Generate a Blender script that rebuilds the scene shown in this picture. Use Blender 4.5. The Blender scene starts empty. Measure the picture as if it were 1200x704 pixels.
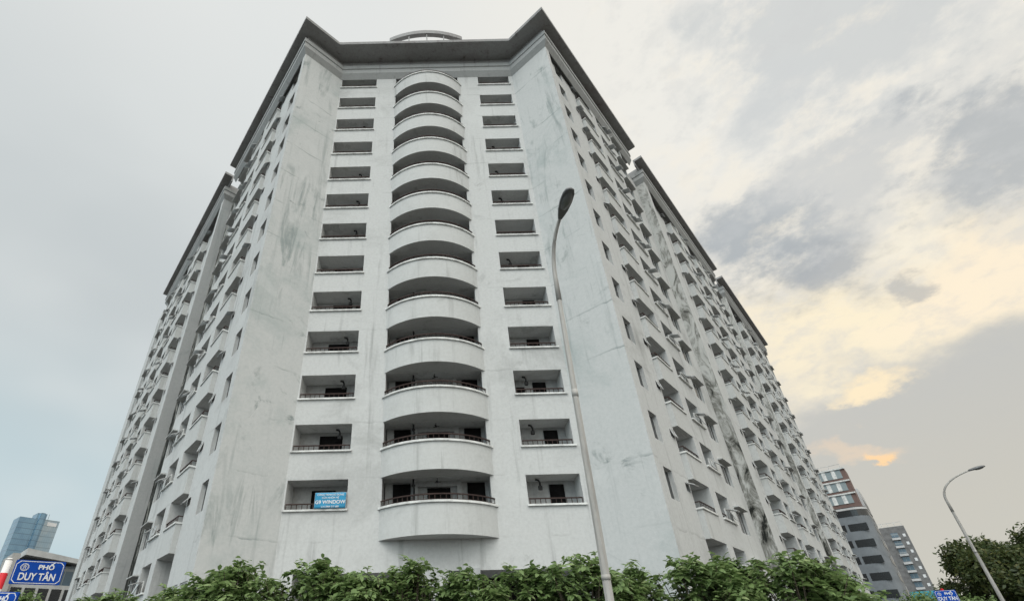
import bpy, bmesh, math, random
from mathutils import Vector, Matrix
random.seed(7)
S = bpy.context.scene
COL = S.collection
PI = math.pi
rad = math.radians

# ------------------------------------------------------------------ camera
cam_d = bpy.data.cameras.new('camera')
cam = bpy.data.objects.new('camera', cam_d); COL.objects.link(cam)
cam_d.sensor_width = 36.0; cam_d.sensor_fit = 'HORIZONTAL'
cam_d.lens = 558.42 / 1200 * 36
cam_d.shift_x = (600 - 509.94) / 1200
cam_d.shift_y = (436.98 - 352) / 1200
cam_d.clip_start = 0.1; cam_d.clip_end = 5000
CX = Vector((0.99971181, 0.00988208, -0.02187767)); CY = Vector((0.02387988, -0.50266299, 0.86415257))
CZ = CX.cross(CY)
CAMO = Vector((0.0198, -24.5936, 1.6))
cam.matrix_world = Matrix(((CX.x, CY.x, CZ.x, CAMO.x), (CX.y, CY.y, CZ.y, CAMO.y), (CX.z, CY.z, CZ.z, CAMO.z), (0, 0, 0, 1)))
S.camera = cam

# ------------------------------------------------------------------ world
S.view_settings.view_transform = 'Standard'; S.view_settings.look = 'None'
S.view_settings.exposure = 0.2; S.view_settings.gamma = 1.0
SUN_AZ, SUN_EL = rad(205), rad(52)          # compass angle from +Y towards +X
W = bpy.data.worlds.new('World'); S.world = W; W.use_nodes = True
nt = W.node_tree; nt.nodes.clear()
def N(t, **k):
    n = nt.nodes.new(t)
    for a, v in k.items(): setattr(n, a, v)
    return n
def lk(a, b): nt.links.new(a, b)
def M_(op, a, b=None, c=None):
    n = N('ShaderNodeMath', operation=op)
    for i, v in enumerate((a, b, c)):
        if v is None: continue
        if isinstance(v, (int, float)): n.inputs[i].default_value = v
        else: lk(v, n.inputs[i])
    return n.outputs[0]
def SM(x, lo, hi):
    n = N('ShaderNodeMapRange', interpolation_type='SMOOTHSTEP')
    n.inputs[1].default_value = lo; n.inputs[2].default_value = hi
    lk(x, n.inputs[0]); return n.outputs[0]
def MIX(f, a, b):
    n = N('ShaderNodeMix', data_type='RGBA')
    if isinstance(f, (int, float)): n.inputs[0].default_value = f
    else: lk(f, n.inputs[0])
    for i, v in ((6, a), (7, b)):
        if isinstance(v, tuple): n.inputs[i].default_value = (*v, 1)
        else: lk(v, n.inputs[i])
    return n.outputs[2]
def lin(r, g, b):
    f = lambda c: (c / 255 / 12.92) if c / 255 <= 0.04045 else ((c / 255 + 0.055) / 1.055) ** 2.4
    return (f(r), f(g), f(b))
tc = N('ShaderNodeTexCoord'); sep = N('ShaderNodeSeparateXYZ'); lk(tc.outputs['Generated'], sep.inputs[0])
dx, dy, dz = sep.outputs
az0 = M_('MULTIPLY', M_('ARCTAN2', dx, dy), 180 / PI)
el0 = M_('MULTIPLY', M_('ARCSINE', dz), 180 / PI)
def noise(vec, scale, detail=6, rough=0.55):
    n = N('ShaderNodeTexNoise'); n.inputs['Scale'].default_value = scale
    n.inputs['Detail'].default_value = detail; n.inputs['Roughness'].default_value = rough
    lk(vec, n.inputs['Vector']); return n
mp = N('ShaderNodeMapping'); lk(tc.outputs['Generated'], mp.inputs[0]); mp.inputs['Scale'].default_value = (1, 1, 1.7)
n1 = noise(mp.outputs[0], 4.5, 9, 0.6); n2 = noise(mp.outputs[0], 10, 9, 0.62)
n3 = noise(mp.outputs[0], 24, 8, 0.6)
nb = noise(mp.outputs[0], 1.6, 3, 0.5)
sc1 = N('ShaderNodeSeparateColor'); lk(n1.outputs['Color'], sc1.inputs[0])
az = M_('ADD', az0, M_('MULTIPLY', M_('SUBTRACT', sc1.outputs[0], 0.5), 16))
el = M_('ADD', el0, M_('MULTIPLY', M_('SUBTRACT', sc1.outputs[1], 0.5), 15))
def blob(a, e, sa, se, lo=1.15, hi=0.42, rot=0.0):
    u = M_('SUBTRACT', az, a); v = M_('SUBTRACT', el, e)
    if rot:
        c, s = math.cos(rad(rot)), math.sin(rad(rot))
        u, v = M_('ADD', M_('MULTIPLY', u, c), M_('MULTIPLY', v, s)), M_('SUBTRACT', M_('MULTIPLY', v, c), M_('MULTIPLY', u, s))
    u = M_('DIVIDE', u, sa); v = M_('DIVIDE', v, se)
    r = M_('SQRT', M_('ADD', M_('MULTIPLY', u, u), M_('MULTIPLY', v, v)))
    r = M_('ADD', r, M_('MULTIPLY', M_('SUBTRACT', n2.outputs[0], 0.5), 1.9))
    r = M_('ADD', r, M_('MULTIPLY', M_('SUBTRACT', n3.outputs[0], 0.5), 0.9))
    n = N('ShaderNodeMapRange', interpolation_type='SMOOTHSTEP')
    n.inputs[1].default_value = hi; n.inputs[2].default_value = lo
    n.inputs[3].default_value = 1; n.inputs[4].default_value = 0
    lk(r, n.inputs[0]); return n.outputs[0]
def amt(x, k): return M_('MULTIPLY', x, k)
# overcast base: blue-grey low on the left, pale grey above, cream towards the low sun on the right
left = MIX(SM(el0, 8, 34), lin(178, 198, 204), lin(189, 195, 196))
left = MIX(SM(el0, 34, 66), left, lin(217, 219, 217))
left = MIX(amt(SM(nb.outputs[0], 0.45, 0.65), 0.5), left, lin(212, 216, 215))
right = MIX(SM(el0, 12, 50), lin(216, 209, 194), lin(228, 226, 219))
base = MIX(SM(az0, -20, 38), left, right)
# clouds (grey), glow (cream), breaks (orange)
base = MIX(amt(blob(64, 50, 20, 11), 0.7), base, lin(190, 194, 195))
base = MIX(amt(blob(50, 46, 8, 4), 0.4), base, lin(200, 203, 203))
base = MIX(amt(blob(47, 25.0, 21, 6.0, 1.45, 0.1, rot=-6), 0.95), base, lin(243, 230, 201))
base = MIX(amt(blob(58, 25, 9, 4.5, 1.4, 0.1), 0.8), base, lin(244, 229, 204))
base = MIX(amt(blob(54, 31, 5, 3.0), 0.6), base, lin(244, 235, 214))
base = MIX(amt(blob(43.5, 36, 5.5, 6.0, 1.2, 0.2), 0.9), base, lin(164, 170, 174))
base = MIX(amt(blob(47.5, 31, 7.5, 4.2, 1.2, 0.2), 0.85), base, lin(166, 170, 173))
base = MIX(amt(blob(52, 38.5, 9, 4.5), 0.6), base, lin(186, 189, 190))
base = MIX(amt(blob(63, 34.5, 7, 5.5), 0.85), base, lin(172, 176, 178))
base = MIX(amt(blob(52.5, 27.3, 2.4, 1.6), 0.7), base, lin(172, 173, 172))
wisp = M_('MULTIPLY', SM(n3.outputs[0], 0.46, 0.66), SM(az0, 26, 42))
base = MIX(amt(wisp, 0.30), base, lin(198, 199, 198))
mot = M_('MULTIPLY', SM(n2.outputs[0], 0.50, 0.68), M_('MULTIPLY', SM(az0, 28, 42), SM(el0, 24, 34)))
base = MIX(amt(mot, 0.45), base, lin(238, 230, 214))
low = M_('MULTIPLY', SM(az0, 30, 40), M_('SUBTRACT', 1.0, SM(M_('SUBTRACT', el, M_('MULTIPLY', M_('SUBTRACT', az0, 46), 0.12)), 17.4, 22.2)))
low = M_('MULTIPLY', low, SM(n1.outputs[0], 0.20, 0.42))
base = MIX(amt(low, 0.92), base, MIX(SM(el0, 8, 22), lin(190, 187, 177), lin(186, 186, 182)))
base = MIX(amt(blob(46.4, 19.2, 3.0, 1.3, 1.3, 0.3), 0.9), base, lin(247, 228, 192))
base = MIX(amt(blob(44.3, 14.5, 1.3, 0.62, 1.15, 0.45), 0.95), base, lin(250, 208, 152))
base = MIX(amt(blob(42.8, 15.0, 3.2, 0.9, 1.5, 0.3), 0.45), base, lin(236, 208, 176))
# the sky behind the viewer is the brighter half of the overcast
rear = SM(M_('SUBTRACT', M_('MULTIPLY', dy, -1.0), M_('MULTIPLY', dz, 0.25)), -0.20, 0.60)
zen = SM(M_('SUBTRACT', M_('MULTIPLY', dz, 0.8), M_('MULTIPLY', dy, 0.6)), 0.52, 0.95)
gain = M_('ADD', 10.0, M_('ADD', M_('MULTIPLY', rear, 9.0), M_('MULTIPLY', zen, 14.0)))
vs = N('ShaderNodeVectorMath', operation='SCALE'); lk(base, vs.inputs[0]); lk(gain, vs.inputs[3])
sky = N('ShaderNodeTexSky', sky_type='NISHITA'); sky.sun_disc = False
sky.sun_elevation = SUN_EL; sky.sun_rotation = SUN_AZ
skym = MIX(0.04, vs.outputs[0], sky.outputs[0])
bg = N('ShaderNodeBackground'); bg.inputs[1].default_value = 0.1; lk(skym, bg.inputs[0])
wo = N('ShaderNodeOutputWorld'); lk(bg.outputs[0], wo.inputs[0])

sun_d = bpy.data.lights.new('sun', 'SUN'); sun_d.energy = 0.9; sun_d.angle = rad(30); sun_d.color = (1, 0.97, 0.92)
sun = bpy.data.objects.new('sun', sun_d); COL.objects.link(sun)
sv = Vector((math.sin(SUN_AZ) * math.cos(SUN_EL), math.cos(SUN_AZ) * math.cos(SUN_EL), math.sin(SUN_EL)))
sun.rotation_euler = sv.to_track_quat('Z', 'Y').to_euler(); sun.location = (0, -60, 60)

# ------------------------------------------------------------------ materials
class G:
    """small wrapper for building a material graph"""
    def __init__(s, name, rough=0.8, spec=0.3):
        s.m = bpy.data.materials.new(name); s.m.use_nodes = True
        s.t = s.m.node_tree; s.b = s.t.nodes['Principled BSDF']
        s.b.inputs['Roughness'].default_value = rough; s.b.inputs['Specular IOR Level'].default_value = spec
    def n(s, t, **k):
        o = s.t.nodes.new(t)
        for a, v in k.items(): setattr(o, a, v)
        return o
    def l(s, a, b): s.t.links.new(a, b)
    def pos(s, scale=(1, 1, 1), obj=False):
        if obj: src = s.n('ShaderNodeTexCoord').outputs['Object']
        else: src = s.n('ShaderNodeNewGeometry').outputs['Position']
        m = s.n('ShaderNodeMapping'); m.inputs['Scale'].default_value = scale; s.l(src, m.inputs[0]); return m.outputs[0]
    def noise(s, v, scale=1, detail=6, rough=0.6, dist=0.0):
        o = s.n('ShaderNodeTexNoise'); s.l(v, o.inputs['Vector'])
        o.inputs['Scale'].default_value = scale; o.inputs['Detail'].default_value = detail
        o.inputs['Roughness'].default_value = rough; o.inputs['Distortion'].default_value = dist
        return o.outputs[0]
    def rng(s, x, lo, hi, a=0.0, b=1.0):
        o = s.n('ShaderNodeMapRange', interpolation_type='SMOOTHSTEP'); s.l(x, o.inputs[0])
        for i, v in zip((1, 2, 3, 4), (lo, hi, a, b)): o.inputs[i].default_value = v
        return o.outputs[0]
    def math(s, op, a, b):
        o = s.n('ShaderNodeMath', operation=op)
        for i, v in enumerate((a, b)):
            if isinstance(v, (int, float)): o.inputs[i].default_value = v
            else: s.l(v, o.inputs[i])
        return o.outputs[0]
    def mix(s, f, a, b):
        o = s.n('ShaderNodeMix', data_type='RGBA')
        if isinstance(f, (int, float)): o.inputs[0].default_value = f
        else: s.l(f, o.inputs[0])
        for i, v in ((6, a), (7, b)):
            if isinstance(v, tuple): o.inputs[i].default_value = (*v, 1)
            else: s.l(v, o.inputs[i])
        return o.outputs[2]
    def col(s, c):
        if isinstance(c, tuple): s.b.inputs['Base Color'].default_value = (*c, 1)
        else: s.l(c, s.b.inputs['Base Color'])
        return s
    def bump(s, h, strength=0.3, dist=0.02):
        o = s.n('ShaderNodeBump'); o.inputs['Strength'].default_value = strength; o.inputs['Distance'].default_value = dist
        s.l(h, o.inputs['Height']); s.l(o.outputs[0], s.b.inputs['Normal']); return s

def wall_material(name, base, stain, k_big, k_streak, k_fine, crack=0.0, seams=0.0, k_patch=0.4):
    g = G(name, 0.92, 0.15)
    p = g.pos()
    big = g.rng(g.noise(p, 0.16, 8, 0.68, 0.6), 0.50, 0.72)
    st = g.noise(g.pos((1.5, 1.5, 0.10)), 1.0, 7, 0.65, 0.25)
    streak = g.rng(st, 0.54, 0.76)
    patch = g.rng(g.noise(p, 0.55, 9, 0.72, 1.0), 0.56, 0.74)
    fine = g.noise(p, 6.0, 6, 0.7)
    c = g.mix(g.math('MULTIPLY', big, k_big), base, stain)
    c = g.mix(g.math('MULTIPLY', streak, k_streak), c, tuple(x * 0.55 for x in stain))
    c = g.mix(g.math('MULTIPLY', g.math('MULTIPLY', patch, g.rng(g.noise(p, 0.11, 3), 0.44, 0.60)), k_patch), c, tuple(x * 0.5 for x in stain))
    c = g.mix(g.math('MULTIPLY', g.rng(fine, 0.35, 0.7), k_fine), c, tuple(x * 0.8 for x in stain))
    # thin drip runs and broad rain smudges
    drip = g.math('MULTIPLY', g.rng(g.noise(g.pos((4.5, 4.5, 0.16)), 1.0, 5, 0.6), 0.60, 0.76), g.rng(g.noise(p, 0.35, 3), 0.45, 0.65))
    c = g.mix(g.math('MULTIPLY', drip, k_streak), c, tuple(x * 0.5 for x in stain))
    if k_patch > 0.6:
        sm_ = g.math('MULTIPLY', g.rng(g.noise(g.pos((0.8, 0.8, 0.13)), 1.0, 9, 0.68, 1.6), 0.50, 0.66), g.rng(g.noise(p, 0.14, 3), 0.46, 0.62))
        c = g.mix(g.math('MULTIPLY', sm_, 0.55), c, tuple(x * 0.62 for x in stain))
    # lighter repaint patches
    c = g.mix(g.math('MULTIPLY', g.rng(g.noise(p, 0.3, 5, 0.6), 0.58, 0.64), 0.25), c, tuple(min(0.85, x * 1.12) for x in base))
    if crack:
        v = g.n('ShaderNodeTexVoronoi', feature='DISTANCE_TO_EDGE'); v.inputs['Scale'].default_value = 0.22
        d = g.n('ShaderNodeVectorMath', operation='ADD')
        nn = g.n('ShaderNodeTexNoise'); nn.inputs['Scale'].default_value = 0.8; nn.inputs['Detail'].default_value = 8; g.l(p, nn.inputs['Vector'])
        s2 = g.n('ShaderNodeVectorMath', operation='SCALE'); s2.inputs[3].default_value = 2.4; g.l(nn.outputs['Color'], s2.inputs[0])
        g.l(p, d.inputs[0]); g.l(s2.outputs[0], d.inputs[1]); g.l(d.outputs[0], v.inputs['Vector'])
        cr = g.rng(v.outputs[0], 0.004, 0.022, 1, 0)
        cr = g.math('MULTIPLY', cr, g.rng(g.noise(p, 0.12, 4), 0.48, 0.62))
        c = g.mix(g.math('MULTIPLY', cr, crack), c, tuple(x * 0.45 for x in stain))
    if seams:
        sp = g.n('ShaderNodeSeparateXYZ'); g.l(p, sp.inputs[0])
        wob = g.math('MULTIPLY', g.math('SUBTRACT', g.noise(p, 0.7, 5), 0.5), 0.5)
        f = g.math('FRACT', g.math('DIVIDE', g.math('ADD', g.math('SUBTRACT', sp.outputs[2], 6.38), wob), 3.2), 0)
        sm = g.math('MULTIPLY', g.rng(f, 0.0, 0.05, 1, 0), g.rng(g.noise(p, 0.35, 4), 0.45, 0.65))
        c = g.mix(g.math('MULTIPLY', sm, seams), c, tuple(x * 0.6 for x in stain))
    g.col(c)
    g.bump(g.math('ADD', g.math('MULTIPLY', fine, 0.6), g.noise(p, 1.1, 6, 0.7)), 0.35, 0.03)
    return g.m
WALL = wall_material('white_render', (0.54, 0.552, 0.55), (0.28, 0.285, 0.28), 0.55, 0.48, 0.18, 0, 0.3)
ENDW = wall_material('stained_end_wall', (0.54, 0.552, 0.55), (0.24, 0.31, 0.305), 0.42, 0.42, 0.14, 0, 0.6, 0.85)
BALC = wall_material('balcony_render', (0.525, 0.537, 0.533), (0.38, 0.385, 0.37), 0.5, 0.5, 0.2)
PIER = wall_material('grey_render', (0.42, 0.43, 0.435), (0.25, 0.31, 0.31), 0.5, 0.4, 0.2)
CONC = wall_material('raw_concrete', (0.34, 0.345, 0.345), (0.17, 0.125, 0.125), 0.5, 0.75, 0.3)
INNR = wall_material('shaded_loggia_render', (0.38, 0.385, 0.385), (0.17, 0.17, 0.165), 0.55, 0.4, 0.3)  # darker than the outer render: recess shade put into the base colour
def mould_material(name='mouldy_render', extra=0.0):
    g = G(name, 0.95, 0.1); p = g.pos()
    sp = g.n('ShaderNodeSeparateXYZ'); g.l(p, sp.inputs[0])
    hgt = g.rng(sp.outputs[2], 10, 42, 0.02 + extra, -0.07 + extra)
    nz = g.math('ADD', g.noise(g.pos((1.2, 1.2, 0.45)), 0.9, 9, 0.72, 1.2), hgt)
    c = g.mix(g.rng(nz, 0.40, 0.56), (0.50, 0.505, 0.49), (0.20, 0.20, 0.185))
    c = g.mix(g.rng(nz, 0.54, 0.64), c, (0.025, 0.027, 0.025))
    g.col(c); g.bump(nz, 0.6, 0.08); return g.m
MOULD = mould_material(); MOULD2 = mould_material('black_mould_render', 0.12)
def plain(name, c, rough=0.6, spec=0.3, metal=0.0, var=0.25, scale=3.0, streak=False, obj=True):
    g = G(name, rough, spec); g.b.inputs['Metallic'].default_value = metal
    p = g.pos((1, 1, 0.15) if streak else (1, 1, 1), obj)
    n = g.rng(g.noise(p, scale, 7, 0.65), 0.3, 0.75)
    g.col(g.mix(n, tuple(min(0.9, x * (1 + var * 0.5)) for x in c), tuple(x * (1 - var) for x in c)))
    return g.m
SILL = plain('sill_paint', (0.66, 0.67, 0.66), 0.8, 0.2, 0, 0.35, 2.0, obj=False)
IRON = plain('railing_paint', (0.045, 0.028, 0.025), 0.8, 0.3, 0, 0.4)
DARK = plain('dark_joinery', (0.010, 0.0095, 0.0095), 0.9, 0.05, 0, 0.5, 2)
FRAME = plain('window_frame_paint', (0.50, 0.51, 0.51), 0.6, 0.3, 0, 0.3)
def glass(name, c, rough=0.12, var=0.5, sc=0.6):
    g = G(name, rough, 0.6)
    n = g.noise(g.pos(), sc, 3); g.col(g.mix(n, c, tuple(x * var for x in c)))
    return g.m
GLASS = glass('dark_glass', (0.020, 0.022, 0.024), 0.25)
PIPE = plain('pipe_iron', (0.02, 0.02, 0.02), 0.7)
FLAP = plain('sash_glass', (0.42, 0.44, 0.45), 0.25, 0.5, 0, 0.2)

# ------------------------------------------------------------------ helpers
def bx(bm, x0, x1, y0, y1, z0, z1, mi=0, T=None):
    v = [bm.verts.new((x, y, z)) for x in (x0, x1) for y in (y0, y1) for z in (z0, z1)]
    for q in ((0, 1, 3, 2), (4, 6, 7, 5), (0, 4, 5, 1), (2, 3, 7, 6), (0, 2, 6, 4), (1, 5, 7, 3)):
        f = bm.faces.new([v[i] for i in q]); f.material_index = mi
    if T is not None:
        for a in v: a.co = T @ a.co
    return v
def tube(bm, pts, rs, seg=10, cap=True, mi=0):
    rings = []
    pts = [Vector(p) for p in pts]
    up = Vector((0, 0, 1))
    for i, p in enumerate(pts):
        d = (pts[min(i + 1, len(pts) - 1)] - pts[max(i - 1, 0)]).normalized()
        ref = Vector((1, 0, 0)) if abs(d.z) > 0.9 else up
        a = d.cross(ref).normalized(); b = d.cross(a)
        r = rs[i] if isinstance(rs, (list, tuple)) else rs
        rings.append([bm.verts.new(p + a * (r * math.cos(2 * PI * k / seg)) + b * (r * math.sin(2 * PI * k / seg))) for k in range(seg)])
    for i in range(len(rings) - 1):
        for k in range(seg):
            f = bm.faces.new((rings[i][k], rings[i][(k + 1) % seg], rings[i + 1][(k + 1) % seg], rings[i + 1][k])); f.smooth = True; f.material_index = mi
    if cap:
        bm.faces.new(rings[0][::-1]).material_index = mi; bm.faces.new(rings[-1]).material_index = mi
def mesh(name, bm, mats, recalc=True):
    if recalc: bmesh.ops.recalc_face_normals(bm, faces=bm.faces[:])
    me = bpy.data.meshes.new(name); bm.to_mesh(me); bm.free()
    for m in (mats if isinstance(mats, (list, tuple)) else [mats]): me.materials.append(m)
    return me
def link(name, data, parent=None, loc=None, mat=None):
    o = bpy.data.objects.new(name, data); COL.objects.link(o)
    if parent: o.parent = parent
    if loc: o.location = loc
    if mat is not None: o.matrix_local = mat
    return o
def tag(o, label, cat, group=None, kind=None):
    if label: o['label'] = label
    if cat: o['category'] = cat
    if group: o['group'] = group
    if kind: o['kind'] = kind
    return o
def empty(name, loc=(0, 0, 0)):
    o = bpy.data.objects.new(name, None); o.empty_display_size = 0.3; COL.objects.link(o); o.location = loc; return o
def obj(name, bm, mats, parent=None, **k): return link(name, mesh(name, bm, mats), parent, **k)

# ------------------------------------------------------------------ ground, road, pavement
def sheet(name, x0, x1, y0, y1, z, m, kind='structure', h=0.0):
    bm = bmesh.new()
    if h: bx(bm, x0, x1, y0, y1, z, z + h)
    else: bm.faces.new([bm.verts.new(p) for p in ((x0, y0, z), (x1, y0, z), (x1, y1, z), (x0, y1, z))])
    return tag(obj(name, bm, m), None, None, None, kind)
sheet('ground', -2500, 2500, -2500, 2500, -0.15, plain('earth', (0.07, 0.066, 0.06), 0.95, 0.1, 0, 0.4, 0.2, obj=False))
sheet('road', -150, 150, -33, -20.2, -0.146, plain('asphalt', (0.05, 0.05, 0.052), 0.9, 0.2, 0, 0.35, 2.0, obj=False))
def paver():
    g = G('paving_slabs', 0.9, 0.2); b = g.n('ShaderNodeTexBrick'); g.l(g.pos(), b.inputs['Vector'])
    b.inputs['Color1'].default_value = (0.17, 0.16, 0.15, 1); b.inputs['Color2'].default_value = (0.14, 0.135, 0.13, 1)
    b.inputs['Mortar'].default_value = (0.10, 0.10, 0.09, 1); b.inputs['Scale'].default_value = 2.5
    g.l(b.outputs[0], g.b.inputs['Base Color']); return g.m
sheet('pavement', -150, 150, -19.9, -9.0, -0.15, paver(), h=0.15)
sheet('kerb', -150, 150, -20.2, -19.9, -0.15, plain('kerb_stone', (0.33, 0.33, 0.32), 0.9, 0.2, 0, 0.3, 1.5, obj=False), h=0.155)

# ------------------------------------------------------------------ apartment building
H = 3.2; ZS = 7.886; ZR = 52.56; ZT = 47.75; WIN, EW = 7.945, 3.624
def frame(s):
    th = rad(46.316) if s > 0 else rad(49.767)
    r = Vector((math.cos(th) * s, math.sin(th), 0)); n = Vector((math.sin(th) * s, -math.cos(th), 0))
    inn = Vector((s * WIN, 0, 0)); return r, n, inn, inn + EW * n
FR = {s: frame(s) for s in (-1, 1)}
def P(s, d, off, z):
    r, n, inn, C = FR[s]; q = C + d * r + off * n; return Vector((q.x, q.y, z))
B = empty('apartment_building')
tag(B, 'tall white concrete apartment block with a stack of curved balconies and long stained side wings', 'building')

def facade(bm, fn, u0, u1, z0, z1, ops, mi=0, mrev=0):
    """flat wall from (u0,z0) to (u1,z1) with recessed openings (a,b,z_lo,z_hi,depth,back_material or None); fn(u,depth,z)->world"""
    us = sorted({u0, u1, *[o[0] for o in ops], *[o[1] for o in ops]}); us = [u for u in us if u0 <= u <= u1]
    zs = sorted({z0, z1, *[o[2] for o in ops], *[o[3] for o in ops]}); zs = [z for z in zs if z0 <= z <= z1]
    def q(pts, m):
        try: f = bm.faces.new([bm.verts.new(p) for p in pts]); f.material_index = m
        except ValueError: pass
    for i in range(len(us) - 1):
        run = None
        for j in range(len(zs) - 1):
            uc, zc = (us[i] + us[i + 1]) / 2, (zs[j] + zs[j + 1]) / 2
            if any(o[0] < uc < o[1] and o[2] < zc < o[3] for o in ops): continue
            q([fn(us[i], 0, zs[j]), fn(us[i + 1], 0, zs[j]), fn(us[i + 1], 0, zs[j + 1]), fn(us[i], 0, zs[j + 1])], mi)
    for a, b, lo, hi, dep, back in ops:
        mr = mrev
        q([fn(a, 0, lo), fn(a, dep, lo), fn(a, dep, hi), fn(a, 0, hi)], mr)
        q([fn(b, 0, lo), fn(b, dep, lo), fn(b, dep, hi), fn(b, 0, hi)], mr)
        q([fn(a, 0, hi), fn(b, 0, hi), fn(b, dep, hi), fn(a, dep, hi)], mr)
        q([fn(a, 0, lo), fn(b, 0, lo), fn(b, dep, lo), fn(a, dep, lo)], mr)
        if back is not None: q([fn(a, dep, lo), fn(b, dep, lo), fn(b, dep, hi), fn(a, dep, hi)], back)
HEAD = 1.66
bm = bmesh.new()      # slots: 0 white, 1 stained end wall, 2 grey, 3 mould, 4 loggia interior with shade in its colour, 5 dark
# front face
fops = []
zk = lambda k: ZS + H * k
for k in range(13):
    hi = min(zk(k) + HEAD, ZT + 0.35)
    fops += [(-7.86, -4.65, zk(k), hi, 1.25, None), (4.74, 7.6, zk(k), hi, 1.25, None)]
    fops.append((-2.85, 2.85, zk(k) - 1.30, hi, 0.95, None))
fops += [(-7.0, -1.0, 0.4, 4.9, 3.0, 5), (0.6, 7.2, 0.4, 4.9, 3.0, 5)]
facade(bm, lambda u, d, z: Vector((u, d, z)), -WIN, WIN, -0.2, ZT + 0.4, fops, 0, 0)
for s in (-1, 1):
    r, n, inn, C = FR[s]
    facade(bm, lambda u, d, z: inn + n * u + r * d + Vector((0, 0, z)), 0, EW, -0.2, ZT + 0.4, [], 1)
# wings
PARTS = []            # (kind, s, d, off, z) collected for the window and balcony parts
def bay(s, d0, d1, off, ops, mi=0, z1=ZT + 0.4):
    facade(bm, lambda u, d, z: P(s, u, off - d, z), d0, d1, -0.2, z1, ops, mi, 0)
def step(s, d, o0, o1, mi, z1=ZT + 0.4):
    bm.faces.new([bm.verts.new(P(s, d, o, z)) for o, z in ((o0, -0.2), (o1, -0.2), (o1, z1), (o0, z1))]).material_index = mi
def hd(k): return min(zk(k) + HEAD, ZT + 0.38)
def narrow_ops(s, d, off):
    o = []
    for k in range(0, 13):
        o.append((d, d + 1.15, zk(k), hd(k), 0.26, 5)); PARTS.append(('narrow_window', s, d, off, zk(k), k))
    return o
def small_ops(s, d, off):
    o = []
    for k in range(0, 13):
        o.append((d, d + 0.65, zk(k) + 0.87, zk(k) + 1.40, 0.3, 5)); PARTS.append(('small_window', s, d, off, zk(k) + 0.87, k))
    return o
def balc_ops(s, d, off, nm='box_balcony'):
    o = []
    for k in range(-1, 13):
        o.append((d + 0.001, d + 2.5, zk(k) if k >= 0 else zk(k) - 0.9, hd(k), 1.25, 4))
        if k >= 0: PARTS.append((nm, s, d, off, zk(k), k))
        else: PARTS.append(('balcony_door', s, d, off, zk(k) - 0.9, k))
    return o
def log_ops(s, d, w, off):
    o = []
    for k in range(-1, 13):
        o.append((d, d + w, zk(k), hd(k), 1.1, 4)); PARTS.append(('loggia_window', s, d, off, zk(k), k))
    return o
def awn_ops(s, d, off):
    o = []
    for k in range(-1, 13):
        o.append((d, d + 1.9, zk(k) - 0.3, zk(k) + 1.22, 0.22, 5)); PARTS.append(('hooded_window', s, d, off, zk(k) - 0.3, k))
    return o
def ground_ops(s, ds, off):
    o = []
    for d in ds:
        o.append((d, d + 1.5, 3.1, 4.66, 0.25, 5)); PARTS.append(('ground_window', s, d, off, 3.1, -2))
    return o
def big_block(s, D, o, Dn):
    """a middle or rear block starting at wall distance D, facade plane offset o"""
    step(s, D, -0.75, o + 0.05, 2 if s < 0 else 3)
    bay(s, D, D + 0.9, o + 0.05, [])
    step(s, D + 0.9, o + 0.05, o - 0.55, 0)
    bay(s, D + 0.9, D + 9.5, o - 0.55, narrow_ops(s, D + 2.4, o - 0.55) + small_ops(s, D + 5.9, o - 0.55) + balc_ops(s, D + 7.0, o - 0.55, 'deep_balcony'))
    step(s, D + 9.5, o - 0.55, o, 0)
    bay(s, D + 9.5, D + 12.9, o, log_ops(s, D + 10.3, 1.9, o))
    step(s, D + 12.9, o, o - 0.55, 0)
    bay(s, D + 12.9, D + 18.1, o - 0.55, small_ops(s, D + 14.3, o - 0.55) + balc_ops(s, D + 15.6, o - 0.55, 'deep_balcony'))
    step(s, D + 18.1, o - 0.55, o, 0)
    bay(s, D + 18.1, D + 24.7, o, log_ops(s, D + 19.1, 1.9, o) + awn_ops(s, D + 22.3, o))
    step(s, D + 24.7, o, -0.75, 0)
    bay(s, D + 24.7, Dn, -0.75, [], 3 if s < 0 else 0)
for s in (-1, 1):
    bay(s, 0, 0.55, 0, [])
    step(s, 0.55, 0, -0.3, 0)
    bay(s, 0.55, 7.95, -0.3, narrow_ops(s, 1.9, -0.3) + small_ops(s, 4.72, -0.3) + balc_ops(s, 5.45, -0.3) + ground_ops(s, (1.5, 3.4), -0.3))
    step(s, 7.95, -0.3, 0, 0)
    e1 = 14.5 if s > 0 else 14.0
    bay(s, 7.95, e1, 0, log_ops(s, 9.05, 2.3, 0) + awn_ops(s, e1 - 2.1, 0))
    step(s, e1, 0, -0.75, 0)
    bay(s, e1, 20.3, -0.75, [], 6 if s < 0 else 0)
    big_block(s, 20.3, 0.15, 49.6 if s > 0 else 50.3)
    if s > 0:
        big_block(s, 49.6, 0.15, 78.0)
        step(s, 78.0, -0.75, -14, 0)
    else:
        step(s, 50.3, -0.75, -0.1, 2, 50.0); bay(s, 50.3, 54, -0.1, [], 0, 50.0); step(s, 54, -0.1, -14, 0, 50.0)
    # rear of the wing
    L = 78.0 if s > 0 else 54
    facade(bm, lambda u, d, z: P(s, u, -14, z), 3, L, -0.2, ZT + 0.4, [], 0)
link('wall', mesh('wall', bm, [WALL, ENDW, PIER, MOULD, INNR, DARK, MOULD2], True), B)

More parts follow.
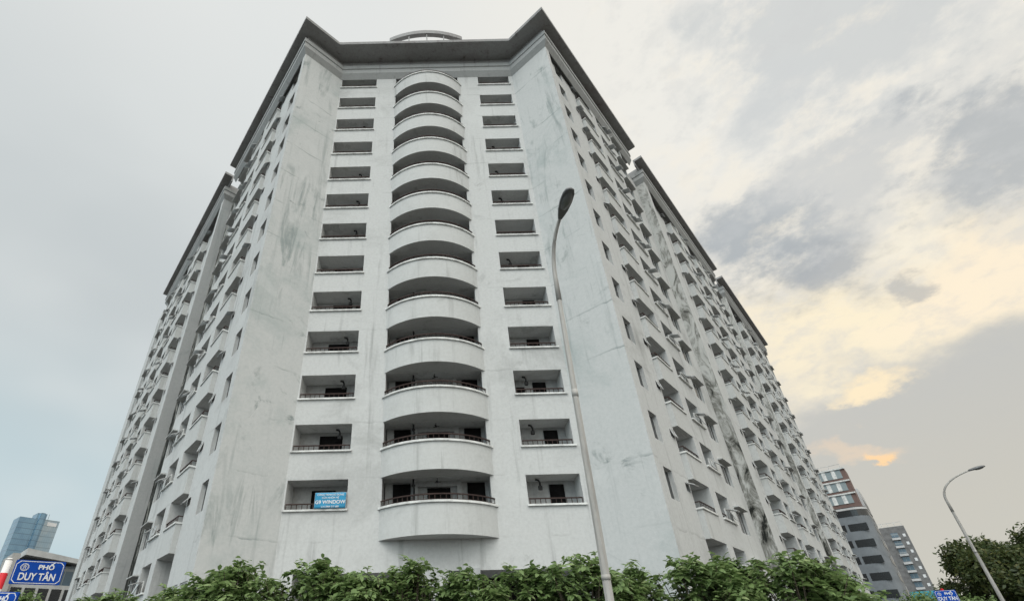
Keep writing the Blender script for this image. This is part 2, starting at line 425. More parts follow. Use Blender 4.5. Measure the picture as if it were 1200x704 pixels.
# roof slabs, cornices and flared parapets, one set per block
def sweep(bm, path, norms, scal, prof, closed_ends=True):
    """path: wall-line corner points; norms: outward normal per segment; scal: offset factor per segment"""
    rows = []
    for off, z in prof:
        row = []
        for i, p in enumerate(path):
            if i == 0: q = p + norms[0] * off * scal[0]
            elif i == len(path) - 1: q = p + norms[-1] * off * scal[-1]
            else:
                n0, n1 = norms[i - 1], norms[i]; c0, c1 = off * scal[i - 1], off * scal[i]
                det = n0.x * n1.y - n0.y * n1.x
                ax = (c0 * n1.y - c1 * n0.y) / det; ay = (n0.x * c1 - n1.x * c0) / det
                q = p + Vector((ax, ay, 0))
            row.append(bm.verts.new((q.x, q.y, z)))
        rows.append(row)
    for a, b in zip(rows, rows[1:]):
        for i in range(len(path) - 1): bm.faces.new((a[i], a[i + 1], b[i + 1], b[i]))
    if closed_ends:
        for e in (0, -1): bm.faces.new([r[e] for r in rows])
CORN = [(-0.05, 47.66), (0.002, 47.66), (0.32, 48.2), (0.32, 48.75), (0.40, 48.80), (0.40, 49.30), (0.22, 49.40), (-0.05, 49.40)]
EAVE = [(0.0, 49.41), (0.14, 49.41), (0.14, 50.12), (1.0, 50.12), (1.02, 50.42), (0.0, 50.42)]
def roof(path, norms, scal, cap, eave):
    b1 = bmesh.new(); sweep(b1, path, norms, [1] * len(norms), CORN); obj('cornice', b1, SILL2, B)
    b2 = bmesh.new(); sweep(b2, *eave, EAVE); obj('roof_eave', b2, CONC, B)
    b3 = bmesh.new()
    lo = [b3.verts.new((p.x, p.y, 48.2)) for p in cap]; hi_ = [b3.verts.new((p.x, p.y, 50.35)) for p in cap]
    b3.faces.new(lo); b3.faces.new(hi_)
    for i in range(len(cap)): b3.faces.new((lo[i], lo[(i + 1) % len(cap)], hi_[(i + 1) % len(cap)], hi_[i]))
    obj('roof', b3, CONC, B)
SILL2 = wall_material('cornice_render', (0.40, 0.41, 0.41), (0.30, 0.30, 0.29), 0.5, 0.6, 0.25)
rL, nL, iL, CL = FR[-1]; rR, nR, iR, CR = FR[1]
def V0(v): return Vector((v.x, v.y, 0))
path = [P(-1, 17.2, 0, 0), V0(CL), V0(iL), V0(iR), V0(CR), P(1, 17.0, 0, 0)]
nn_ = [nL, -rL, Vector((0, -1, 0)), -rR, nR]
roof(path, nn_, None, [P(-1, 17.0, -0.06, 0), P(-1, 0.06, -0.06, 0), Vector((-WIN, 0.06, 0)), Vector((WIN, 0.06, 0)), P(1, 0.06, -0.06, 0), P(1, 17.0, -0.06, 0), P(1, 17.0, -14, 0), P(-1, 17.0, -14, 0)],
     ([P(-1, 17.57, 0, 0)] + path[1:-1] + [P(1, 17.3, 0, 0)], nn_, [0.95, 1.42, 1.87, 1.55, 1.06]))
def block_roof(s, d0, d1, e0, e1, o=0.15):
    r, n, _, _ = FR[s]
    pts = [P(s, d0, -13, 0), P(s, d0, o, 0), P(s, d1, o, 0), P(s, d1, -13, 0)]
    nn = [-r, n, r]; ev = [P(s, e0, 0.05, 0), P(s, e1, 0.05, 0)]
    if s < 0: pts, nn, ev = pts[::-1], nn[::-1], ev[::-1]
    roof(pts, nn, None, [P(s, d0 + .06, -13, 0), P(s, d0 + .06, o - 0.06, 0), P(s, d1 - .06, o - 0.06, 0), P(s, d1 - .06, -13, 0)], (ev, [n], [0.97]))
block_roof(-1, 20.3, 45.6, 18.9, 46.6)
block_roof(1, 20.3, 45.0, 19.05, 45.8); block_roof(1, 49.6, 74.3, 48.2, 75.3)
# arched beam over the roof
bm = bmesh.new()
def arc_pts(c, sag, n, dr=0.0, y0=0.0, a_ext=0.0):
    R = (c * c + sag * sag) / (2 * sag); yc = -sag + R; A = math.asin(c / R) + a_ext
    return [((R + dr) * math.sin(-A + 2 * A * i / n), y0 + yc - (R + dr) * math.cos(-A + 2 * A * i / n)) for i in range(n + 1)]
def arc_band(bm, c, sag, r0, r1, z0, z1, n=40, y0=0.0, ext=0.0, mi=0):
    a = arc_pts(c, sag, n, r0, y0, ext); b = arc_pts(c, sag, n, r1, y0, ext)
    cor = [(a, z0), (b, z0), (b, z1), (a, z1)]
    for j in range(4):
        (q0, h0), (q1, h1) = cor[j], cor[(j + 1) % 4]
        va = [bm.verts.new((x, y, h0)) for x, y in q0]; vb = [bm.verts.new((x, y, h1)) for x, y in q1]
        for i in range(n):
            f = bm.faces.new((va[i], va[i + 1], vb[i + 1], vb[i])); f.material_index = mi; f.smooth = j in (1, 3)
    for e in (0, n): bm.faces.new([bm.verts.new((q[e][0], q[e][1], h)) for q, h in cor]).material_index = mi
arc_band(bm, 3.5, 0.62, -0.35, 0.0, 52.45, 53.0, 36, -0.98)
RB = obj('roof_arch', bm, CONC, B)
bm = bmesh.new()
for x, y in ((-1.6, -1.42), (0.1, -1.54), (1.7, -1.40)): bx(bm, x - 0.05, x + 0.05, y + 0.03, y + 0.15, 50.43, 52.45)
obj('arch_post', bm, CONC, RB)

# ---- curved balconies (13) on the front
c0, sg = 3.0, 1.25
def build_curved():
    out = {}
    b = bmesh.new()
    arc_band(b, c0, sg, -0.13, 0.0, -1.52, 0.0, 44)
    # floor slab
    pts = arc_pts(c0, sg, 44, -0.131)
    for z in (-1.52, -1.36):
        ring = [b.verts.new((x, y, z)) for x, y in pts] + [b.verts.new((2.98, 0.3, z)), b.verts.new((-2.98, 0.3, z))]
        b.faces.new(ring)
    me = mesh('curved_balcony', b, BALC, False); out['main'] = me
    b = bmesh.new(); arc_band(b, c0, sg, -0.18, 0.09, 0.002, 0.11, 44, 0, 0.012); out['balcony_sill'] = mesh('balcony_sill', b, SILL, False)
    b = bmesh.new()
    arc_band(b, c0, sg, -0.09, -0.02, 0.40, 0.46, 44, 0, -0.006); arc_band(b, c0, sg, -0.07, -0.04, 0.16, 0.185, 44, 0, -0.006)
    for x, y in arc_pts(c0, sg, 23, -0.055, 0, -0.01): bx(b, x - 0.018, x + 0.018, y - 0.018, y + 0.018, 0.111, 0.40)
    out['railing'] = mesh('railing', b, IRON, False)
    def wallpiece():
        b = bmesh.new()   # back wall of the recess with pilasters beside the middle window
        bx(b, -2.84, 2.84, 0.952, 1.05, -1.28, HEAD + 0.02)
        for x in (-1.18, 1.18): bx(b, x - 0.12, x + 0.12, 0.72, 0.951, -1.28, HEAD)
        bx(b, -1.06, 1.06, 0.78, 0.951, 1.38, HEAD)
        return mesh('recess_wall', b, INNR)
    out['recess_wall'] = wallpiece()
    for nm, x0, x1, z0, z1 in (('door', -2.42, -1.46, -1.25, 1.58), ('door', 1.63, 2.58, -1.25, 1.58), ('window', -0.55, 0.70, -0.3, 1.33)):
        b = bmesh.new(); bx(b, x0, x1, 0.90, 0.949, z0, z1)
        xm = (x0 + x1) / 2
        bx(b, x0, x0 + 0.05, 0.87, 0.899, z0, z1); bx(b, x1 - 0.05, x1, 0.87, 0.899, z0, z1); bx(b, xm - 0.03, xm + 0.03, 0.87, 0.899, z0, z1)
        bx(b, x0 + 0.051, xm - 0.031, 0.87, 0.899, z1 - 0.06, z1); bx(b, xm + 0.031, x1 - 0.051, 0.87, 0.899, z1 - 0.06, z1)
        out.setdefault(nm, []).append(mesh(nm, b, DARK))
    b = bmesh.new(); tube(b, [(-1.28, 0.3, HEAD + 0.03), (-1.28, 0.3, 1.3), (-1.24, 0.3, 1.15), (-1.24, 0.3, -1.3)], [0.05, 0.05, 0.05, 0.05], 8)
    bx(b, -1.36, -1.18, 0.24, 0.36, 1.28, 1.36)
    out['drain_pipe'] = mesh('drain_pipe', b, PIPE)
    b = bmesh.new()
    bx(b, -0.02, 0.02, 0.18, 0.22, 1.48, HEAD + 0.02)
    for a in (0.2, 2.3, 4.4): bx(b, 0.0, 0.2, -0.03, 0.03, 1.45, 1.47, 0, Matrix.Translation((0, 0.2, 0)) @ Matrix.Rotation(a, 4, 'Z'))
    bx(b, -0.05, 0.05, 0.15, 0.25, 1.42, 1.5)
    out['ceiling_fan'] = mesh('ceiling_fan', b, PIPE)
    return out
CB = build_curved()
for k in range(13):
    o = link('curved_balcony', CB['main'], B, (0.06, 0, zk(k)))
    for nm in ('balcony_sill', 'railing', 'recess_wall', 'drain_pipe', 'ceiling_fan'):
        if nm == 'ceiling_fan' and k in (3, 4, 7, 9, 10): continue
        link(nm, CB[nm], o)
    for nm in ('door', 'window'):
        for me in CB[nm]:
            if nm == 'window' and k in (2, 5, 6, 9): continue
            link(nm, me, o)

# ---- loggias on the front (13 left, 13 right)
def build_loggia(x0, x1, door, win, pipe, xs0, xs1):
    out = {}
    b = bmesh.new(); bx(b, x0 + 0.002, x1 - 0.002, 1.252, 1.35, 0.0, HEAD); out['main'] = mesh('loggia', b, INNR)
    b = bmesh.new(); bx(b, xs0, xs1, -0.11, 0.10, 0.002, 0.095); out['loggia_sill'] = mesh('loggia_sill', b, SILL)
    b = bmesh.new(); bx(b, x0 + 0.05, x1 - 0.05, -0.02, 0.04, 0.36, 0.42)
    n = int((x1 - x0) / 0.27)
    for i in range(n + 1):
        x = x0 + 0.08 + (x1 - x0 - 0.16) * i / n; bx(b, x - 0.017, x + 0.017, -0.005, 0.03, 0.096, 0.36)
    out['railing'] = mesh('railing', b, IRON)
    for nm, (a, c, z0, z1) in (('door', door), ('window', win)):
        b = bmesh.new(); bx(b, a, c, 1.20, 1.25, z0, z1)
        bx(b, a, a + 0.05, 1.17, 1.199, z0, z1); bx(b, c - 0.05, c, 1.17, 1.199, z0, z1); bx(b, a + 0.051, c - 0.051, 1.17, 1.199, z1 - 0.06, z1)
        out[nm] = mesh(nm, b, DARK)
    b = bmesh.new(); px, py = pipe
    tube(b, [(px - 0.18, py, HEAD - 0.06), (px - 0.02, py, HEAD - 0.1), (px + 0.04, py, HEAD - 0.22), (px + 0.04, py, HEAD - 0.5)], 0.055, 8)
    bx(b, px - 0.06, px + 0.14, py - 0.08, py + 0.08, HEAD - 0.62, HEAD - 0.42)
    out['drain_pipe'] = mesh('drain_pipe', b, PIPE)
    return out
LL = build_loggia(-7.86, -4.65, (-6.85, -5.55, 0.02, 1.42), (-5.2, -4.85, 0.3, 1.3), (-5.5, 0.7), -7.93, -4.58)
LR = build_loggia(4.74, 7.6, (6.15, 6.95, 0.02, 1.46), (5.05, 5.55, 0.02, 1.15), (5.55, 0.7), 4.67, 7.72)
rv_ = random.Random(9)
for T_ in (LL, LR):
    for k in range(13):
        o = link('loggia', T_['main'], B, (0, 0, zk(k)))
        for nm in ('loggia_sill', 'railing', 'door', 'window', 'drain_pipe'):
            if (nm == 'window' and rv_.random() < 0.4) or (nm == 'drain_pipe' and rv_.random() < 0.25): continue
            c = link(nm, T_[nm], o)
            if nm == 'door': c.location.x = rv_.uniform(-0.12, 0.2)

# ---- wing windows and balconies; x runs along the wing (mirrored by m), y into the wall
def fr(b, x0, x1, z0, z1, y0, y1, t=0.05, mull=(), mi=0):
    bx(b, x0, x0 + t, y0, y1, z0, z1, mi); bx(b, x1 - t, x1, y0, y1, z0, z1, mi)
    xs = [x0 + t + .001] + [x for x in mull] + [x1 - t - .001]
    bx(b, x0 + t + .001, x1 - t - .001, y0, y1, z0, z0 + t, mi); bx(b, x0 + t + .001, x1 - t - .001, y0, y1, z1 - t, z1, mi)
    for x in mull: bx(b, x - t / 2, x + t / 2, y0, y1, z0 + t + .001, z1 - t - .001, mi)
def pane(x0, x1, z0, z1, y): b = bmesh.new(); bx(b, x0, x1, y, y + 0.012, z0, z1); return b
def flap(x0, x1, ztop, hgt, ang, y):
    """top-hung sash swung outwards"""
    b = bmesh.new(); T = Matrix.Translation((0, y, ztop)) @ Matrix.Rotation(-ang, 4, 'X')
    t = 0.045
    bx(b, x0, x0 + t, -0.02, 0.02, -hgt, 0, 1, T); bx(b, x1 - t, x1, -0.02, 0.02, -hgt, 0, 1, T)
    bx(b, x0 + t, x1 - t, -0.02, 0.02, -hgt, -hgt + t, 1, T); bx(b, x0 + t, x1 - t, -0.02, 0.02, -t, 0, 1, T)
    bx(b, x0 + t, x1 - t, -0.006, 0.006, -hgt + t, -t, 0, T)
    return b
def build_wing(m):
    K = {}
    def fin(nm, b, mats):
        for v in b.verts: v.co.x *= m
        return mesh(nm, b, mats)
    b = bmesh.new(); fr(b, 0.0, 1.15, 0, HEAD, 0.20, 0.25, 0.05, (0.6,))
    K['narrow_window'] = [('narrow_window', fin('narrow_window', b, FRAME)), ('pane', fin('pane', pane(0.05, 1.10, 0.05, HEAD - 0.05, 0.22), GLASS))]
    vs = []
    for a in (38, 62, 14):
        b = bmesh.new(); fr(b, 0, 0.65, 0, 0.53, 0.0, 0.05, 0.035)
        vs.append([('small_window', fin('small_window', b, FRAME)), ('open_sash', fin('open_sash', flap(0.02, 0.63, 0.52, 0.5, rad(a), -0.03), [FLAP, FRAME]))])
    K['small_window'] = vs
    # box balcony: parapet standing 0.3 m proud of the recessed bay
    def bal_set(D):
        b = bmesh.new(); bx(b, 0.0, 2.498, -D, -0.002, -1.52, 0.0); bal = fin('box_balcony', b, BALC)
        b = bmesh.new(); bx(b, -0.07, 2.54, -D - 0.07, -D + 0.14, 0.003, 0.10); bx(b, -0.07, 0.07, -D + 0.141, 0.0, 0.003, 0.10); sill = fin('balcony_sill', b, SILL)
        b = bmesh.new(); bx(b, 0.02, 2.48, -D + 0.03, -D + 0.08, 0.40, 0.45); bx(b, 0.02, 0.07, -D + 0.081, 0.0, 0.40, 0.45)
        for i in range(10): x = 0.05 + 2.4 * i / 9; bx(b, x - 0.015, x + 0.015, -D + 0.04, -D + 0.07, 0.101, 0.40)
        return [('box_balcony', bal), ('balcony_sill', sill), ('railing', fin('railing', b, IRON))]
    b = bmesh.new(); bx(b, 0.25, 1.15, 1.19, 1.248, 0.02, 1.42); bx(b, 1.5, 2.3, 1.19, 1.248, 0.35, 1.42); door = fin('balcony_door', b, DARK)
    K['box_balcony'] = bal_set(0.30) + [('balcony_door', door)]; K['deep_balcony'] = bal_set(0.55) + [('balcony_door', door)]
    b = bmesh.new(); bx(b, 0.7, 1.9, 0.95, 1.24, 0.0, 1.9); K['balcony_door'] = [('balcony_door', fin('balcony_door', b, DARK))]
    vs = []
    for w in (2.3, 1.9):
        for a1, a2 in ((35, 60), (70, 20), (8, 48)):
            b = bmesh.new(); x0 = w - 1.35
            fr(b, x0, w, 0.1, 0.80, 0.0, 0.05, 0.05, (x0 + 0.68,))
            bx(b, -0.05, w + 0.25, -0.12, 0.0, 0.0, 0.095)
            L = [('loggia_window', fin('loggia_window', b, SILL)), ('pane', fin('pane', pane(0.1, w - 0.1, 0.02, 1.0, 1.06), GLASS)),
                 ('railing', fin('railing', (lambda q: (bx(q, 0.02, x0 - 0.03, 0.0, 0.04, 0.34, 0.39), bx(q, 0.02, x0 - 0.03, 0.0, 0.04, 0.2, 0.22), q)[2])(bmesh.new()), IRON)),
                 ('open_sash', fin('open_sash', flap(x0 + 0.05, x0 + 0.66, 0.78, 0.62, rad(a1), -0.03), [FLAP, FRAME])),
                 ('open_sash', fin('open_sash', flap(x0 + 0.70, w - 0.04, 0.78, 0.62, rad(a2), -0.03), [FLAP, FRAME]))]
            vs.append(L)
    K['loggia_window'] = vs
    b = bmesh.new(); fr(b, 0, 1.9, 0, 1.52, 0.12, 0.18, 0.06, (0.65, 1.28))
    hood = bmesh.new(); v = bx(hood, -0.12, 2.02, -0.32, -0.001, 1.54, 1.65)
    for q in v:
        if q.co.y < -0.1 and q.co.z > 1.6: q.co.z -= 0.05
    K['hooded_window'] = [('hooded_window', fin('hooded_window', b, FRAME)), ('pane', fin('pane', pane(0.06, 1.84, 0.06, 1.46, 0.15), GLASS)), ('hood', fin('hood', hood, BALC))]
    b = bmesh.new(); fr(b, 0, 1.5, 0, 1.56, 0.06, 0.12, 0.07, (0.5, 1.0)); bx(b, 0.08, 1.42, 0.06, 0.12, 1.02, 1.08)
    K['ground_window'] = [('ground_window', fin('ground_window', b, SILL)), ('pane', fin('pane', pane(0.07, 1.43, 0.07, 1.49, 0.10), GLASS))]
    return K
KITS = {s: build_wing(1 if s > 0 else -1) for s in (-1, 1)}
rs = random.Random(3)
for kind, s, d, off, z, k in PARTS:
    kit = KITS[s][kind]
    if kind == 'small_window': kit = rs.choice(kit)
    elif kind == 'loggia_window': kit = kit[rs.randrange(3) + (0 if d < 12 else 3)]
    r, n, _, _ = FR[s]
    X = r if s > 0 else -r; Y = -n
    p = P(s, d, off, z)
    mt = Matrix(((X.x, Y.x, 0, p.x), (X.y, Y.y, 0, p.y), (0, 0, 1, p.z), (0, 0, 0, 1)))
    root = link(kit[0][0], kit[0][1], B, mat=mt)
    for nm, me in kit[1:]:
        if nm == 'railing' and kind == 'loggia_window' and k % 3: continue
        link(nm, me, root)
# ground-floor column seen behind the hedge
bm = bmesh.new(); bx(bm, 1.05, 2.0, -0.25, 0.35, -0.15, 4.97); obj('column', bm, PIER, B)

# ------------------------------------------------------------------ text
def text(name, body, size, parent, loc, m, sx=1.0, ext=0.002, align='CENTER', bold=0.0):
    c = bpy.data.curves.new(name, 'FONT'); c.body = body; c.size = size; c.align_x = align; c.align_y = 'CENTER'
    c.extrude = ext; c.offset = bold; c.materials.append(m)
    t = bpy.data.objects.new('type', c); COL.objects.link(t); bpy.context.view_layer.update()
    me = bpy.data.meshes.new_from_object(t.evaluated_get(bpy.context.evaluated_depsgraph_get())); bpy.data.objects.remove(t); bpy.data.curves.remove(c)
    me.transform(Matrix.Rotation(PI / 2, 4, 'X') @ Matrix.Diagonal((sx, 1, 1, 1)))
    return link(name, me, parent, loc)
WHITE = plain('sign_white', (0.66, 0.67, 0.68), 0.5, 0.3, 0, 0.08)
BLUE = plain('sign_blue', (0.004, 0.055, 0.33), 0.6, 0.12, 0, 0.2, 6)

# banner on the lowest left loggia
ban = empty('advertising_banner', (-5.47, -0.16, ZS + 0.10))
tag(ban, 'light blue printed banner tied to the lowest left loggia railing', 'banner')
bm = bmesh.new()
nx, nz = 14, 8
gr = [[bm.verts.new((-0.80 + 1.60 * i / nx, 0.012 * math.sin(i * 1.1 + j * 0.5), 0.01 + 0.80 * j / nz)) for i in range(nx + 1)] for j in range(nz + 1)]
for j in range(nz):
    for i in range(nx): bm.faces.new((gr[j][i], gr[j][i + 1], gr[j + 1][i + 1], gr[j + 1][i])).smooth = True
BL2 = plain('banner_vinyl', (0.03, 0.26, 0.46), 0.5, 0.3, 0, 0.15)
o = obj('banner_sheet', bm, BL2, ban); md = o.modifiers.new('t', 'SOLIDIFY'); md.thickness = 0.006
bm = bmesh.new(); fr(bm, -0.815, 0.815, 0.0, 0.825, 0.02, 0.035, 0.02); obj('banner_edge', bm, WHITE, ban)
text('lettering', 'CÔNG TRÌNH SỬ DỤNG', 0.125, ban, (0, -0.018, 0.70), WHITE, 1.0, 0.001, bold=0.002)
text('lettering', 'CỬA NHÔM HỆ', 0.125, ban, (0, -0.018, 0.545), WHITE, 1.0, 0.001, bold=0.002)
text('lettering', 'G9 WINDOW', 0.25, ban, (0, -0.018, 0.32), WHITE, 1.0, 0.001, bold=0.006)
text('lettering', 'L.H: 0964 277 088', 0.12, ban, (0, -0.018, 0.09), WHITE, 1.0, 0.001, bold=0.002)

# ------------------------------------------------------------------ street lamps
LAMPM = plain('galvanised_pole', (0.36, 0.35, 0.33), 0.6, 0.4, 0.0, 0.35, 5, True)
HEADM = plain('lamp_housing', (0.17, 0.175, 0.18), 0.5, 0.4, 0.3, 0.3)
LENS = plain('lamp_lens', (0.16, 0.17, 0.17), 0.2, 0.6, 0, 0.2)
def lamp_head():
    b = bmesh.new()
    prof = [(0.0, 0.045, 0.05), (0.08, 0.07, 0.065), (0.2, 0.105, 0.085), (0.38, 0.13, 0.095), (0.54, 0.12, 0.08), (0.63, 0.085, 0.05), (0.66, 0.03, 0.02)]
    rows = []
    for x, w, h in prof:
        rows.append([b.verts.new((x, w * math.cos(a), max(-0.03, h * math.sin(a)))) for a in [2 * PI * i / 14 for i in range(14)]])
    for p, q in zip(rows, rows[1:]):
        for i in range(14): b.faces.new((p[i], p[(i + 1) % 14], q[(i + 1) % 14], q[i])).smooth = True
    b.faces.new(rows[0]); b.faces.new(rows[-1])
    bmesh.ops.scale(b, vec=(.92, .84, .9), verts=b.verts[:]); return mesh('lamp_head', b, HEADM)
def lamp_lens():
    b = bmesh.new(); rows = []
    for t in (0.0, 0.5, 0.85, 1.0):
        s = math.cos(t * PI / 2) if t < 1 else 0.15
        rows.append([b.verts.new((0.40 + 0.20 * max(s, .1) * math.cos(a), 0.10 * max(s, .1) * math.sin(a), -0.031 - 0.055 * math.sin(t * PI / 2))) for a in [2 * PI * i / 16 for i in range(16)]])
    for p, q in zip(rows, rows[1:]):
        for i in range(16): b.faces.new((p[i], p[(i + 1) % 16], q[(i + 1) % 16], q[i])).smooth = True
    b.faces.new(rows[-1])
    bmesh.ops.scale(b, vec=(.92, .84, .9), verts=b.verts[:]); return mesh('lamp_lens', b, LENS)
HM, LM = lamp_head(), lamp_lens()
def street_lamp(label, base, top, bend, head, head_dir, r0=0.060, r1=0.036, tilt=0.1):
    base = Vector(base)
    e = empty('street_lamp', base); tag(e, label, 'street lamp', 'street lamps along the road')
    top, bend, head = Vector(top) - base, Vector(bend) - base, Vector(head) - base
    b = bmesh.new(); pts = []; rr = []
    for i in range(9): t = i / 8; pts.append(top * t); rr.append(r0 + (r1 - r0) * t)
    tube(b, pts, rr, 8)
    for f in b.faces: f.smooth = False
    obj('pole', b, LAMPM, e)
    b = bmesh.new(); tube(b, [(0, 0, -0.15), (0, 0, 0.35), (0, 0, 0.36)], [0.13, 0.13, 0.09], 12); obj('pole_base', b, LAMPM, e)
    b = bmesh.new(); mid = top * 0.33; tube(b, [mid - Vector((0, 0, 0.03)), mid + Vector((0, 0, 0.03))], r0 * 0.92, 12); mid = top * 0.69; tube(b, [mid - Vector((0, 0, 0.10)), mid + Vector((0, 0, 0.02))], r0 * 0.76, 12); obj('pole_joint', b, LAMPM, e)
    b = bmesh.new(); pts = []
    for i in range(19):
        t = i / 18; pts.append(top * (1 - t) ** 2 + bend * 2 * t * (1 - t) + head * t * t)
    tube(b, [top * 0.93] + pts, [r1 + 0.008] + [r1 - (r1 - 0.03) * i / 18 for i in range(19)], 10); obj('arm', b, LAMPM, e)
    hd_ = Vector(head_dir).normalized(); up = Vector((0, 0, 1)); y = up.cross(hd_).normalized(); z = hd_.cross(y)
    mt = Matrix(((hd_.x, y.x, z.x, head.x), (hd_.y, y.y, z.y, head.y), (hd_.z, y.z, z.z, head.z), (0, 0, 0, 1)))
    h = link('lamp_head', HM, e, mat=mt); link('lamp_lens', LM, h)
    return e
street_lamp('tall tapered grey lamp post with dark curved head in front of the white building', (1.97, -18.43, 0), (2.11, -18.42, 7.0), (2.13, -18.42, 7.75), (2.26, -18.80, 8.0), (0.04, -0.56, 0.02))
street_lamp('slender pale lamp post with bent arm beside the dark round tree', (24.0, -1.95, 0), (24.0, -1.95, 7.15), (23.95, -1.98, 8.0), (24.95, -2.75, 8.33), (0.6, -0.45, 0.12), 0.085, 0.05)

# ------------------------------------------------------------------ street name signs
def emblem(parent, loc, R):
    b = bmesh.new(); n = 28
    for r0, r1 in ((R * 0.86, R), (R * 0.70, R * 0.76)):
        for i in range(n):
            a0, a1 = 2 * PI * i / n, 2 * PI * (i + 1) / n
            q = [(r0, a0), (r1, a0), (r1, a1), (r0, a1)]
            b.faces.new([b.verts.new((r * math.cos(a), 0, r * math.sin(a))) for r, a in q])
    u = R * 0.1
    for x0, x1, z0, z1 in ((-4.4, 4.4, 2.3, 3.1), (-2.4, 2.4, 4.2, 4.9), (-0.8, 0.8, 4.9, 5.6), (-3.0, -2.2, -4.6, 2.3), (2.2, 3.0, -4.6, 2.3), (-2.2, 2.2, -1.0, -0.3), (-0.6, 0.6, -0.3, 2.3), (-4.0, 4.0, -5.4, -4.6), (-1.9, -1.3, 3.1, 4.2), (1.3, 1.9, 3.1, 4.2)):
        b.faces.new([b.verts.new((x * u, 0, z * u)) for x, z in ((x0, z0), (x1, z0), (x1, z1), (x0, z1))])
    o = obj('emblem', b, WHITE, parent, loc=loc); md = o.modifiers.new('t', 'SOLIDIFY'); md.thickness = 0.003; return o
def plate(parent, wd, ht, loc, rotz, roll=0.0):
    b = bmesh.new(); c = 0.07 * wd
    def octo(w, h, c, y): return [b.verts.new((x, y, z)) for x, z in ((-w + c, -h), (w - c, -h), (w, -h + c), (w, h - c), (w - c, h), (-w + c, h), (-w, h - c), (-w, -h + c))]
    w, h = wd / 2, ht / 2
    f, k = octo(w, h, 0.01, -0.012), octo(w, h, 0.01, 0.012)
    b.faces.new(f); b.faces.new(k)
    for i in range(8): b.faces.new((f[i], f[(i + 1) % 8], k[(i + 1) % 8], k[i]))
    brd = obj('sign_board', b, BLUE, parent, loc=loc); brd.rotation_euler = (0, roll, rotz)
    b = bmesh.new()
    o1, o2 = octo(w - 0.012, h - 0.012, c, -0.0155), octo(w - 0.020, h - 0.020, c * 0.95, -0.0155)
    for i in range(8): b.faces.new((o1[i], o1[(i + 1) % 8], o2[(i + 1) % 8], o2[i]))
    obj('border_line', b, WHITE, brd)
    emblem(brd, (-wd * 0.30, -0.0165, ht * 0.20), wd * 0.085)
    text('lettering', 'PHỐ', ht * 0.26, brd, (wd * 0.13, -0.0155, ht * 0.215), WHITE, 1.15, 0.0015, bold=0.003)
    text('lettering', 'DUY TÂN', ht * 0.42, brd, (wd * 0.0, -0.0155, -ht * 0.20), WHITE, 0.74, 0.0015, bold=0.003)
    return brd
STRIPES = None
def stripe_pole():
    g = G('striped_pole_paint', 0.5, 0.4); sp = g.n('ShaderNodeSeparateXYZ'); g.l(g.pos(), sp.inputs[0])
    f = g.math('FRACT', g.math('DIVIDE', g.math('SUBTRACT', sp.outputs[2], 0.23), 0.40), 0)
    o = g.n('ShaderNodeMath', operation='GREATER_THAN'); g.l(f, o.inputs[0]); o.inputs[1].default_value = 0.5
    g.col(g.mix(o.outputs[0], (0.72, 0.70, 0.68), (0.52, 0.012, 0.02))); return g.m
STR = stripe_pole()
def street_sign(label, base, h, plates, r=0.042):
    e = empty('street_name_sign', base); tag(e, label, 'street sign', 'blue street name signs')
    b = bmesh.new(); tube(b, [(0, 0, -0.15), (0, 0, h)], r, 16); tube(b, [(0, 0, h), (0, 0, h + 0.02)], [r + 0.006, r * 0.6], 16); obj('pole', b, STR, e)
    for args in plates: plate(e, *args)
    return e
# left sign: 9 m away on the bearing of the lower left corner
street_sign('blue street name sign on a red and white striped pole at lower left', (-5.83, -17.75, 0), 2.80,
            [(0.56, 0.305, (0.30, 0.20, 2.655), rad(40), rad(-1)), (0.56, 0.305, (0.14, -0.10, 2.235), rad(-8), rad(3))])
street_sign('blue street name sign beside the dark tree at lower right', (16.75, -7.1, 0), 3.0,
            [(0.56, 0.36, (-0.02, -0.07, 2.78), rad(-22), 0.0)], 0.04)

# ------------------------------------------------------------------ foliage
def leaf_material(name, c1, c2, c3):
    g = G(name, 0.45, 0.35)
    oi = g.n('ShaderNodeNewGeometry')
    rnd = oi.outputs['Random Per Island']
    c = g.mix(g.rng(rnd, 0.0, 0.55), c1, c2); c = g.mix(g.rng(rnd, 0.80, 1.0), c, c3)
    n = g.noise(g.pos(), 1.3, 3); c = g.mix(g.math('MULTIPLY', g.rng(n, 0.4, 0.7), 0.4), c, c1)
    g.col(c)
    tr = g.n('ShaderNodeBsdfTranslucent'); g.l(c, tr.inputs[0])
    mx = g.n('ShaderNodeMixShader'); mx.inputs[0].default_value = 0.4
    out = g.t.nodes['Material Output']; g.l(g.b.outputs[0], mx.inputs[1]); g.l(tr.outputs[0], mx.inputs[2]); g.l(mx.outputs[0], out.inputs[0])
    return g.m
LEAF = leaf_material('hedge_leaf', (0.10, 0.16, 0.055), (0.20, 0.29, 0.11), (0.30, 0.37, 0.17))
LEAFD = leaf_material('dark_tree_leaf', (0.040, 0.065, 0.024), (0.085, 0.11, 0.038), (0.16, 0.16, 0.055))
BARK = plain('bark', (0.11, 0.09, 0.07), 0.95, 0.1, 0, 0.5, 4)
